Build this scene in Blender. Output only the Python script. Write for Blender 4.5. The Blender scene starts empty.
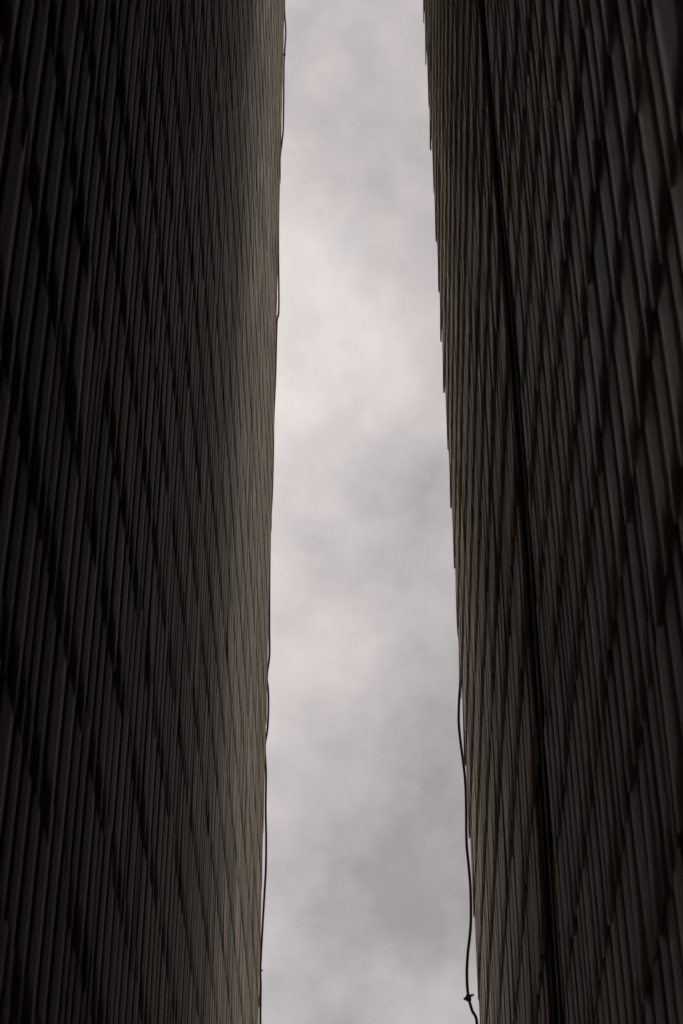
import bpy, bmesh, math, random
from mathutils import Vector
R = math.radians
C = bpy.context.scene.collection
SC = bpy.context.scene

# ------------------------------------------------------------------ camera model
F = 1991.0                                    # focal length in pixels of the 1024 px tall picture (70 mm)
PITCH = math.atan2(1518, F)
CP, SP = math.cos(PITCH), math.sin(PITCH)
CAM = Vector((0, 0, 1.6))

def ray(u, v):
    a = (u-341.5)/F; b = (512-v)/F
    return Vector((a, CP-b*SP, SP+b*CP))

def frame(edge, xh, jx, t):
    """corner point, horizontal run direction, (slightly leaning) upright direction"""
    E = CAM + ray(*edge)*t
    d = ray(xh, 2030); d.z = 0; d.normalize()
    w = ray(jx, -2100); w = w/w.z
    w.y = 0
    n = d.cross(w).normalized()
    return E, d, w, n

# ------------------------------------------------------------------ helpers
def obj(name, bm, mat, parent=None):
    me = bpy.data.meshes.new(name)
    bm.normal_update()
    bm.to_mesh(me); bm.free()
    o = bpy.data.objects.new(name, me); C.objects.link(o)
    me.materials.append(mat)
    if parent: o.parent = parent
    return o

def tag(o, label=None, cat=None, group=None, kind=None):
    if label: o['label'] = label
    if cat: o['category'] = cat
    if group: o['group'] = group
    if kind: o['kind'] = kind
    return o

def empty(name, loc):
    o = bpy.data.objects.new(name, None); C.objects.link(o)
    o.location = (0, 0, 0); o.empty_display_size = .2
    return o

def prism(bm, a, b):
    """solid between two quads a (4 pts) and b (4 pts)"""
    va = [bm.verts.new(p) for p in a]; vb = [bm.verts.new(p) for p in b]
    bm.faces.new(va); bm.faces.new(vb[::-1])
    for i in range(4):
        j = (i+1) % 4
        bm.faces.new((va[j], va[i], vb[i], vb[j]))
    bmesh.ops.recalc_face_normals(bm, faces=bm.faces[:])

def tube(bm, pts, r, seg=10):
    rings = []
    for i, p in enumerate(pts):
        t = (pts[min(i+1, len(pts)-1)]-pts[max(i-1, 0)]).normalized()
        x = t.cross(Vector((.31, .95, .02))).normalized(); y = t.cross(x)
        rings.append([bm.verts.new(p+(x*math.cos(k*2*math.pi/seg)+y*math.sin(k*2*math.pi/seg))*r) for k in range(seg)])
    for a, b in zip(rings, rings[1:]):
        for k in range(seg):
            f = bm.faces.new((a[k], a[(k+1) % seg], b[(k+1) % seg], b[k])); f.smooth = True
    bm.faces.new(rings[0]); bm.faces.new(rings[-1][::-1])
    bmesh.ops.recalc_face_normals(bm, faces=bm.faces[:])

def smooth_path(pts, n=6):
    out = []
    for i in range(len(pts)-1):
        p0 = pts[max(i-1, 0)]; p1 = pts[i]; p2 = pts[i+1]; p3 = pts[min(i+2, len(pts)-1)]
        for k in range(n):
            t = k/n
            out.append(.5*((2*p1)+(p2-p0)*t+(2*p0-5*p1+4*p2-p3)*t*t+(3*p1-p0-3*p2+p3)*t**3))
    out.append(pts[-1].copy())
    return out

# ------------------------------------------------------------------ materials
def new_mat(name):
    m = bpy.data.materials.new(name); m.use_nodes = True
    nt = m.node_tree; nt.nodes.clear()
    out = nt.nodes.new('ShaderNodeOutputMaterial'); b = nt.nodes.new('ShaderNodeBsdfPrincipled')
    nt.links.new(b.outputs[0], out.inputs[0])
    return m, nt, b

def ramp(nt, fac, stops):
    r = nt.nodes.new('ShaderNodeValToRGB')
    e = r.color_ramp.elements
    while len(e) < len(stops): e.new(.5)
    for i, (p, c) in enumerate(stops):
        e[i].position = p; e[i].color = (*c, 1)
    nt.links.new(fac, r.inputs[0])
    return r.outputs[0]

def mix(nt, kind, fac, a, b):
    m = nt.nodes.new('ShaderNodeMix'); m.data_type = 'RGBA'; m.blend_type = kind
    if isinstance(fac, (int, float)): m.inputs[0].default_value = fac
    else: nt.links.new(fac, m.inputs[0])
    for s, x in ((6, a), (7, b)):
        if isinstance(x, tuple): m.inputs[s].default_value = (*x, 1)
        else: nt.links.new(x, m.inputs[s])
    return m.outputs[2]

def noise(nt, vec, scale, detail=4, rough=.55):
    n = nt.nodes.new('ShaderNodeTexNoise')
    n.inputs['Scale'].default_value = scale; n.inputs['Detail'].default_value = detail
    n.inputs['Roughness'].default_value = rough
    if vec: nt.links.new(vec, n.inputs['Vector'])
    return n.outputs['Fac']

def mapping(nt, scale, src='Object'):
    tc = nt.nodes.new('ShaderNodeTexCoord'); mp = nt.nodes.new('ShaderNodeMapping')
    mp.inputs['Scale'].default_value = scale
    nt.links.new(tc.outputs[src], mp.inputs[0])
    return mp.outputs[0]

def cedar(name, dark, light, warm, rough, spec, tint):
    """weathered cedar shingles: a tone per shingle, upright grain, stains"""
    m, nt, b = new_mat(name)
    geo = nt.nodes.new('ShaderNodeNewGeometry')
    tone = ramp(nt, geo.outputs['Random Per Island'], [(0, tuple(x*.7 for x in dark)), (.2, tuple(.6*x+.4*y for x, y in zip(dark, light))), (.62, light), (.8, warm), (1, tuple(x*1.12 for x in light))])
    grain = noise(nt, mapping(nt, (260, 260, 7)), 1, 5, .65)
    g = ramp(nt, grain, [(.25, (.52, .50, .48)), (.5, (.95, .95, .95)), (.8, (1.25, 1.23, 1.2))])
    c = mix(nt, 'MULTIPLY', .8, tone, g)
    st = noise(nt, mapping(nt, (5, 5, 1.1)), 1, 4, .6)
    s = ramp(nt, st, [(.3, (.48, .46, .43)), (.55, (1, 1, 1)), (.75, (1.1, 1.08, 1.02))])
    c = mix(nt, 'MULTIPLY', .7, c, s)
    nt.links.new(c, b.inputs['Base Color'])
    b.inputs['Roughness'].default_value = rough
    b.inputs['Specular Tint'].default_value = (*tint, 1)
    b.inputs['Specular IOR Level'].default_value = spec
    bp = nt.nodes.new('ShaderNodeBump'); bp.inputs['Strength'].default_value = .55; bp.inputs['Distance'].default_value = .0015
    nt.links.new(grain, bp.inputs['Height']); nt.links.new(bp.outputs[0], b.inputs['Normal'])
    return m

def plain(name, col, rough=.8, var=.25, scale=6):
    m, nt, b = new_mat(name)
    n = noise(nt, mapping(nt, (scale, scale, scale)), 1, 5)
    c = ramp(nt, n, [(.25, tuple(x*(1-var) for x in col)), (.75, tuple(x*(1+var) for x in col))])
    nt.links.new(c, b.inputs['Base Color']); b.inputs['Roughness'].default_value = rough
    return m

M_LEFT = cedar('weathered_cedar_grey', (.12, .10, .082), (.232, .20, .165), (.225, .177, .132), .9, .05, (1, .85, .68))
M_RIGHT = cedar('weathered_cedar_brown', (.32, .26, .19), (.57, .46, .335), (.55, .395, .25), .52, .28, (1, .78, .56))
M_TAR = plain('tarred_sheathing', (.035, .032, .03), .9)
M_BOARD = plain('dark_seam_board', (.03, .028, .026), .85)
M_RUB = plain('black_cable_sheath', (.035, .034, .033), .5, .15, 40)
M_ROOF = plain('dark_roof_felt', (.07, .07, .072), .9)
M_GROUND = plain('gravel_ground', (.2, .19, .175), .95, .35, 3)

# ------------------------------------------------------------------ shingles
def shingle(bm, P, s0, s1, zb, zt, ob, ot, th, cup, skew, bow, rnd):
    """one tapered, slightly cupped shingle; P(s, z, off) places it on the wall"""
    NX, NZ = 4, 4
    top, bot = [], []
    for j in range(NZ+1):
        v = j/NZ
        z = zb+(zt-zb)*v
        off = ot+(ob-ot)*(1-v)**(1+bow)
        tk = th*(1-.5*v)
        ra, rb = [], []
        for i in range(NX+1):
            u = i/NX
            s = s0+(s1-s0)*u+skew*(v-.5)*(.3)
            c = -cup*(4*(u-.5)**2)*(1-.45*v)
            zz = z+(skew*(u-.5) if j == 0 else 0)
            if j == 0 and i in (0, NX): zz += .001
            ra.append(bm.verts.new(P(s, zz, off+c)))
            rb.append(bm.verts.new(P(s, zz, off+c-tk)))
        top.append(ra); bot.append(rb)
    for j in range(NZ):
        for i in range(NX):
            bm.faces.new((top[j][i], top[j][i+1], top[j+1][i+1], top[j+1][i])).smooth = True
        bm.faces.new((bot[j][0], top[j][0], top[j+1][0], bot[j+1][0]))
        bm.faces.new((top[j][NX], bot[j][NX], bot[j+1][NX], top[j+1][NX]))
    for i in range(NX):
        bm.faces.new((bot[0][i], bot[0][i+1], top[0][i+1], top[0][i]))

def clad(name, fr, sgn, lo, hi, z0, z1, e, phase, wmin, wmax, seed, mat, parent, gap=(.007, .016), butt=(.0028, .0055), cup=(-.0004, .0018, .0005), jit=1.0, ragged=0, step=.001, end_over=None):
    E, d, w, n = fr
    nn = n*sgn
    rnd = random.Random(seed)
    def P(s, z, off): return E+d*s+w*(z-E.z)+nn*off
    bm = bmesh.new()
    k0 = math.ceil((z0-phase)/e); k1 = math.floor((z1-phase)/e)
    for k in range(k0, k1+1):
        zb = phase+k*e
        a, b = lo(zb)-rnd.uniform(-.25, 1)*ragged, hi(zb)+rnd.uniform(-.5, 1)*ragged
        s = b
        ext = rnd.uniform(*end_over) if end_over else 0
        first = True
        wave = rnd.uniform(-.003, .003)
        while s > a:
            wd = rnd.triangular(wmin, wmax, wmin*.45+wmax*.55)
            if first: wd *= rnd.uniform(.5, 1.0)
            s2 = max(s-wd, a)
            g = rnd.uniform(*gap)
            th = rnd.uniform(*butt)
            ob = th+step+rnd.uniform(-.0006, .0014)*jit
            if rnd.random() < .04: ob += rnd.uniform(.0006, .002)
            if first and end_over: ob += rnd.choice((0, .0005, .001, .002, .0035))
            lift = rnd.uniform(-.002, .0015)
            if s-s2 > .018:
                shingle(bm, P, s2+g*.5, s-g*.5+(ext if first else 0), zb+wave+lift, zb+e*1.22, ob, .0008+th*.3, th,
                        rnd.triangular(*cup), rnd.uniform(-.007, .007), rnd.uniform(0, .5), rnd)
            first = False
            s = s2
    return obj(name, bm, mat, parent)

H = 11.0
def slab(fr, sgn, s0, s1, z0, z1, o0, o1):
    """solid on a wall plane between two offsets; s0/s1 may be functions of z"""
    E, d, w, n = fr; nn = n*sgn
    f0 = s0 if callable(s0) else (lambda z: s0); f1 = s1 if callable(s1) else (lambda z: s1)
    bm = bmesh.new()
    N = 14 if callable(s0) or callable(s1) else 1
    for i in range(N):
        za = z0+(z1-z0)*i/N; zb = z0+(z1-z0)*(i+1)/N
        q = lambda o: [E+d*s+w*(z-E.z)+nn*o for s, z in ((f0(za), za), (f1(za), za), (f1(zb), zb), (f0(zb), zb))]
        prism(bm, q(o0), q(o1))
    if N > 1:
        bmesh.ops.remove_doubles(bm, verts=bm.verts[:], dist=1e-5)
        # drop the doubled inner partitions
        seen = {}
        for f in bm.faces[:]:
            key = tuple(sorted(v.index if v.index >= 0 else id(v) for v in f.verts))
        bm.verts.index_update()
        dead = []
        for f in bm.faces:
            key = tuple(sorted(v.index for v in f.verts))
            if key in seen: dead += [f, seen[key]]
            else: seen[key] = f
        bmesh.ops.delete(bm, geom=list(set(dead)), context='FACES_ONLY')
        bmesh.ops.recalc_face_normals(bm, faces=bm.faces[:])
    return bm

E0 = .1912
LB, RB = -8.6, -12.0                         # how far back each building reaches behind the camera
# ---- left building
FL = frame((272, 512), 352, 339, 6.87)
FL = (FL[0]-FL[3]*.003,)+FL[1:]
left = empty('shingled_building', FL[0])
tag(left, 'grey shingled building on the left, pale far edge with a thin cable close along it', 'building')
obj('wall', slab(FL, 1, LB, -.004, 0, H, -5, 0), M_TAR, left)
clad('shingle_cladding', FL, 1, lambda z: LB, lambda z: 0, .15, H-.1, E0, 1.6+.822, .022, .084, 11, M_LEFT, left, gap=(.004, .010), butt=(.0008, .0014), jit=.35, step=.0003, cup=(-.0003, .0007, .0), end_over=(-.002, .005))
def end_frame(fr, sgn):
    E, d, w, n = fr
    return (E+d*.0, -n*sgn, w, d)              # run away from the gap, face outwards
FLE = end_frame(FL, 1)
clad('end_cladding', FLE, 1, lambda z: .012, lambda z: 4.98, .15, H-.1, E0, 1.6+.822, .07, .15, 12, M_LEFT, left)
obj('roof', slab(FL, 1, LB-.1, .12, H+.002, H+.14, -5.1, .05), M_ROOF, left)

# ---- right building, its face split by an upright dark seam
FR = frame((450, 512), 430, 307, 5.1)
FR = (FR[0]+FR[3]*.007,)+FR[1:]
right = empty('shingled_building', FR[0])
tag(right, 'brown shingled building on the right with a dark upright seam down its face', 'building')
def hit_right(u, v):
    E, d, w, n = FR
    r = ray(u, v); P = CAM + r*((E-CAM).dot(n)/r.dot(n))
    return ((P-E)-w*(P.z-E.z)).dot(d), P.z
SEAM = sorted([(hit_right(x, v)[1], hit_right(x, v)[0]) for v, x in ((124, 495), (424, 521), (724, 541), (1024, 557))])
def seam(z):
    if z <= SEAM[0][0]: return SEAM[0][1]
    for (z0, a), (z1, b) in zip(SEAM, SEAM[1:]):
        if z <= z1: return a+(b-a)*(z-z0)/(z1-z0)
    return SEAM[-1][1]
SW = .062
E, d, w, n = FR
ZP = 3.4
w2 = w-n*.006
FN = (E+w*(ZP-E.z), d, w2, d.cross(w2).normalized())
obj('wall', slab(FR, -1, RB, -.004, 0, H, -5, -.12), M_TAR, right)
obj('sheathing', slab(FN, -1, RB, lambda z: seam(z)-SW, 0, H, -.049, 0), M_TAR, right)
obj('sheathing', slab(FR, -1, lambda z: seam(z)+SW, -.004, 0, H, -.119, 0), M_TAR, right)
def wob(k, a): return lambda z: seam(z)+a+.006*math.sin(z*(1.7+k)+k)+.003*math.sin(z*5.3+2*k)
for k, (a, wd, o) in enumerate(((-.030, .009, -.003), (-.006, .006, -.002), (.008, .007, -.0005), (.032, .008, -.003))):
    obj('seam_strip', slab(FR, -1, wob(k, a-wd/2), wob(k, a+wd/2), 0, H, -.1185, o), M_RIGHT if k == 2 else M_BOARD, right)
clad('shingle_cladding', FR, -1, lambda z: seam(z)+SW-.004, lambda z: 0, .15, H-.1, E0, 1.6+1.767, .035, .095, 21, M_RIGHT, right, butt=(.0026, .0046), jit=.7, gap=(.006, .012), end_over=(-.003, .006))
clad('shingle_cladding', FN, -1, lambda z: RB, lambda z: seam(z)-SW+.002, .15, H-.1, .1415, 1.6+1.767-5.38*.1912, .024, .082, 22, M_RIGHT, right, butt=(.0014, .0024), jit=.4, step=.0005, ragged=.012, cup=(-.0003, .0007, .0001), gap=(.007, .013))
FRE = end_frame(FR, -1)
clad('end_cladding', FRE, 1, lambda z: .012, lambda z: 4.98, .15, H-.1, E0, 1.6+1.767, .07, .15, 23, M_RIGHT, right)
obj('roof', slab(FR, -1, RB-.1, .12, H+.002, H+.14, -5.1, .05), M_ROOF, right)

# ---- cables running down the two corners
def on_corner(u, v, fr, dy=.016):
    y = fr[0].y+dy
    r = ray(u, v)
    return CAM + r*(y/r.y)
LC = [(286.2, 0), (287.3, 28), (287.2, 38), (286, 55), (285.6, 70), (285.4, 90), (284.9, 128), (283.6, 142), (281.6, 160), (280.8, 185), (280.2, 210),
      (280, 250), (280, 308), (278.2, 320), (277.6, 335), (277, 360), (276.5, 379), (274.6, 423), (274.4, 450), (273.2, 494), (271.6, 521),
      (271, 545), (270.6, 588), (270.5, 629), (269.8, 655), (267.8, 671), (267.4, 680), (268.6, 692), (268.6, 715), (267.5, 731), (265.4, 744), (265.4, 754),
      (266.3, 770), (266.3, 784), (266, 812), (266.5, 838), (266.2, 868), (265, 890), (263.2, 921), (261.5, 952), (260.7, 972), (261, 986), (260.7, 1020)]
def lead(fr, pts, top_z, side):
    """continue the run above and below the frame, close to the corner"""
    E, d, w, n = fr
    a = pts[0]; b = pts[-1]
    def cor(z, o): return E+w*(z-E.z)+d*.016+n*side*o
    zt = a.z+.4; above = []
    rnd = random.Random(5)
    while zt < top_z:
        above.append(cor(zt, rnd.uniform(.004, .016))); zt += .45
    zb = b.z-.4; below = []
    while zb > .05:
        below.append(cor(zb, rnd.uniform(.004, .014))); zb -= .4
    return above[::-1]+pts+below
p = lead(FL, [on_corner(u-(1.6 if v < 300 else 1.1 if v < 640 else .3), v, FL) for u, v in LC], H, 1)
bm = bmesh.new(); tube(bm, smooth_path(p), .0037)
cab1 = tag(obj('cable', bm, M_RUB), 'thin black cable hugging the pale edge of the left shingled building', 'cable')
RC = [(457.5, 610), (459.6, 640), (460.2, 662), (460.4, 680), (459.2, 700), (458.8, 722), (460.6, 742), (463, 760), (465.2, 780), (466.2, 804), (466.6, 842), (468.8, 866), (470.6, 890), (471, 918),
      (470, 935), (468, 952), (467, 970), (467.3, 986), (468.8, 998), (472, 1010), (477, 1024)]
pts = [on_corner(u, v, FR) for u, v in RC]
E, d, w, n = FR
above = [E+w*(z-E.z)+d*.016+n*.012 for z in (H, 9.5, 8.8, 8.0, 7.2, 6.4, 5.6, 5.2, 4.9) if z > pts[0].z+.15]
below = []
z = pts[-1].z-.1; i = 0
while z > .05:
    below.append(E+w*(z-E.z)+d*.016+n*(.01 if i % 3 else -.02)); z -= .25; i += 1
bm = bmesh.new(); tube(bm, smooth_path(above+pts+below), .0034)
cab2 = tag(obj('cable', bm, M_RUB), 'thicker black cable sagging in loose loops off the right building edge', 'cable')

def clip(parent, c, half, r, ang):
    bm = bmesh.new()
    ax = Vector((math.cos(ang), .25, math.sin(ang))).normalized()
    # a collar round the cable and a bent tail through it
    tube(bm, [c+Vector((0, 0, -.006)), c+Vector((0, 0, .006))], r*1.9, 12)
    tube(bm, [c-ax*half, c-ax*half*.4+Vector((0, -.004, .001)), c+ax*half*.4+Vector((0, -.004, .002)), c+ax*half+Vector((0, 0, .004))], r, 8)
    return obj('cable_tie', bm, M_RUB, parent)
clip(cab2, on_corner(468.6, 998, FR), .012, .0032, R(25))
clip(cab1, on_corner(260.1, 971, FL), .007, .0026, R(-5))
clip(cab1, on_corner(284.4, 55, FL), .006, .0022, R(5))

# ---- ground
bm = bmesh.new()
bmesh.ops.create_grid(bm, x_segments=40, y_segments=40, size=400)
g = obj('ground', bm, M_GROUND); tag(g, kind='structure')

# ------------------------------------------------------------------ sky
W = bpy.data.worlds.new('World'); SC.world = W; W.use_nodes = True
nt = W.node_tree; nt.nodes.clear()
out = nt.nodes.new('ShaderNodeOutputWorld')
SUN_EL, SUN_AZ = R(42), R(38)                 # azimuth clockwise from +Y
sky = nt.nodes.new('ShaderNodeTexSky'); sky.sky_type = 'NISHITA'; sky.sun_disc = False
sky.sun_elevation = SUN_EL; sky.sun_rotation = SUN_AZ
bg1 = nt.nodes.new('ShaderNodeBackground'); bg1.inputs[1].default_value = .06
nt.links.new(sky.outputs[0], bg1.inputs[0])
tc = nt.nodes.new('ShaderNodeTexCoord')
sep = nt.nodes.new('ShaderNodeSeparateXYZ'); nt.links.new(tc.outputs['Generated'], sep.inputs[0])
def math_(op, a, b=None):
    m = nt.nodes.new('ShaderNodeMath'); m.operation = op
    for i, x in enumerate((a, b)):
        if x is None: continue
        if isinstance(x, (int, float)): m.inputs[i].default_value = x
        else: nt.links.new(x, m.inputs[i])
    return m.outputs[0]
zc = math_('MAXIMUM', sep.outputs[2], .06)
px = math_('DIVIDE', sep.outputs[0], zc); py = math_('DIVIDE', sep.outputs[1], zc)
cmb = nt.nodes.new('ShaderNodeCombineXYZ'); nt.links.new(px, cmb.inputs[0]); nt.links.new(py, cmb.inputs[1])
cmb.inputs[2].default_value = .37
big = noise(nt, tc.outputs['Generated'], 9, 2, .45)
mid = noise(nt, tc.outputs['Generated'], 24, 6, .52)
def clump(u, v, r, amp):
    """a lighter or darker patch of cloud at one bearing of the sky"""
    D = ray(u, v).normalized()
    dot = nt.nodes.new('ShaderNodeVectorMath'); dot.operation = 'DOT_PRODUCT'
    nt.links.new(tc.outputs['Generated'], dot.inputs[0]); dot.inputs[1].default_value = D
    a = r/F
    q = math_('SUBTRACT', 1.0, dot.outputs['Value'])       # ~ angle^2 / 2
    return math_('MULTIPLY', math_('POWER', 2.718, math_('MULTIPLY', q, -2/(a*a))), amp)
fine = noise(nt, tc.outputs['Generated'], 62, 5, .55)
val = math_('MULTIPLY', math_('SUBTRACT', fine, .5), .12)
val = math_('ADD', val, math_('MULTIPLY', math_('SUBTRACT', big, .5), .25))
val = math_('ADD', val, math_('MULTIPLY', math_('SUBTRACT', mid, .5), .27))
for args in ((345, 380, 80, .07), (300, 235, 42, .10), (350, 242, 30, .07), (330, 290, 28, .02), (330, 660, 80, .07), (420, 740, 75, -.07), (300, 820, 80, -.05), (360, 870, 140, -.075), (380, 900, 260, -.05), (345, 90, 150, -.08),
             (440, 480, 60, -.08), (430, 1010, 60, .07), (600, 400, 300, .05)):
    val = math_('ADD', val, clump(*args))
def fill_glow(az, el, deg, amp):
    D = Vector((math.sin(R(az))*math.cos(R(el)), math.cos(R(az))*math.cos(R(el)), math.sin(R(el))))
    dot = nt.nodes.new('ShaderNodeVectorMath'); dot.operation = 'DOT_PRODUCT'
    nt.links.new(tc.outputs['Generated'], dot.inputs[0]); dot.inputs[1].default_value = D
    return math_('MULTIPLY', math_('POWER', 2.718, math_('MULTIPLY', math_('SUBTRACT', 1.0, dot.outputs['Value']), -2/R(deg)**2)), amp)
for az, el, deg in ((-13, 14, 8), (-13.5, 28, 8), (-14, 42, 8), (-17, 56, 8)):      # glow added to unseen sky left of the gap, brightens the right wall
    val = math_('ADD', val, fill_glow(az, el, deg, .55))
val = math_('ADD', val, .5)
ccol = ramp(nt, val, [(.0, (.27, .25, .255)), (.38, (.375, .342, .347)), (.5, (.52, .477, .477)), (.66, (.70, .645, .63)), (.8, (.87, .815, .78)), (1, (2.8, 2.5, 2.2))])
bg2 = nt.nodes.new('ShaderNodeBackground'); bg2.inputs[1].default_value = 1.0
nt.links.new(ccol, bg2.inputs[0])
ms = nt.nodes.new('ShaderNodeMixShader')
thin = noise(nt, cmb.outputs[0], 5, 4, .5)
cov = ramp(nt, thin, [(.25, (.84, .84, .84)), (.5, (.97, .97, .97))])
hole = math_('SUBTRACT', 1.0, clump(350, 240, 18, .17))
cov = math_('MULTIPLY', cov, hole)
nt.links.new(cov, ms.inputs[0]); nt.links.new(bg1.outputs[0], ms.inputs[1]); nt.links.new(bg2.outputs[0], ms.inputs[2])
nt.links.new(ms.outputs[0], out.inputs[0])

sd = bpy.data.lights.new('sun', 'SUN'); sd.energy = 1.65; sd.angle = R(60); sd.color = (1, .95, .88)
so = bpy.data.objects.new('sun', sd); C.objects.link(so)
dirv = Vector((math.sin(SUN_AZ)*math.cos(SUN_EL), math.cos(SUN_AZ)*math.cos(SUN_EL), math.sin(SUN_EL)))
so.rotation_euler = dirv.to_track_quat('Z', 'Y').to_euler()
so.location = (8, 10, 14)

# ------------------------------------------------------------------ camera
cd = bpy.data.cameras.new('camera'); co = bpy.data.objects.new('camera', cd); C.objects.link(co)
cd.sensor_fit = 'VERTICAL'; cd.sensor_height = 36; cd.sensor_width = 24; cd.lens = 36*F/1024
co.location = CAM; co.rotation_euler = (R(90)+PITCH, 0, 0)
cd.clip_start = .01; cd.clip_end = 2000
cd.dof.use_dof = True; cd.dof.focus_distance = 5.2; cd.dof.aperture_fstop = 22
SC.camera = co
SC.view_settings.view_transform = 'Standard'; SC.view_settings.look = 'None'
SC.view_settings.exposure = 0; SC.view_settings.gamma = 1; SC.view_settings.use_curve_mapping = False
SC.render.resolution_x = 683; SC.render.resolution_y = 1024
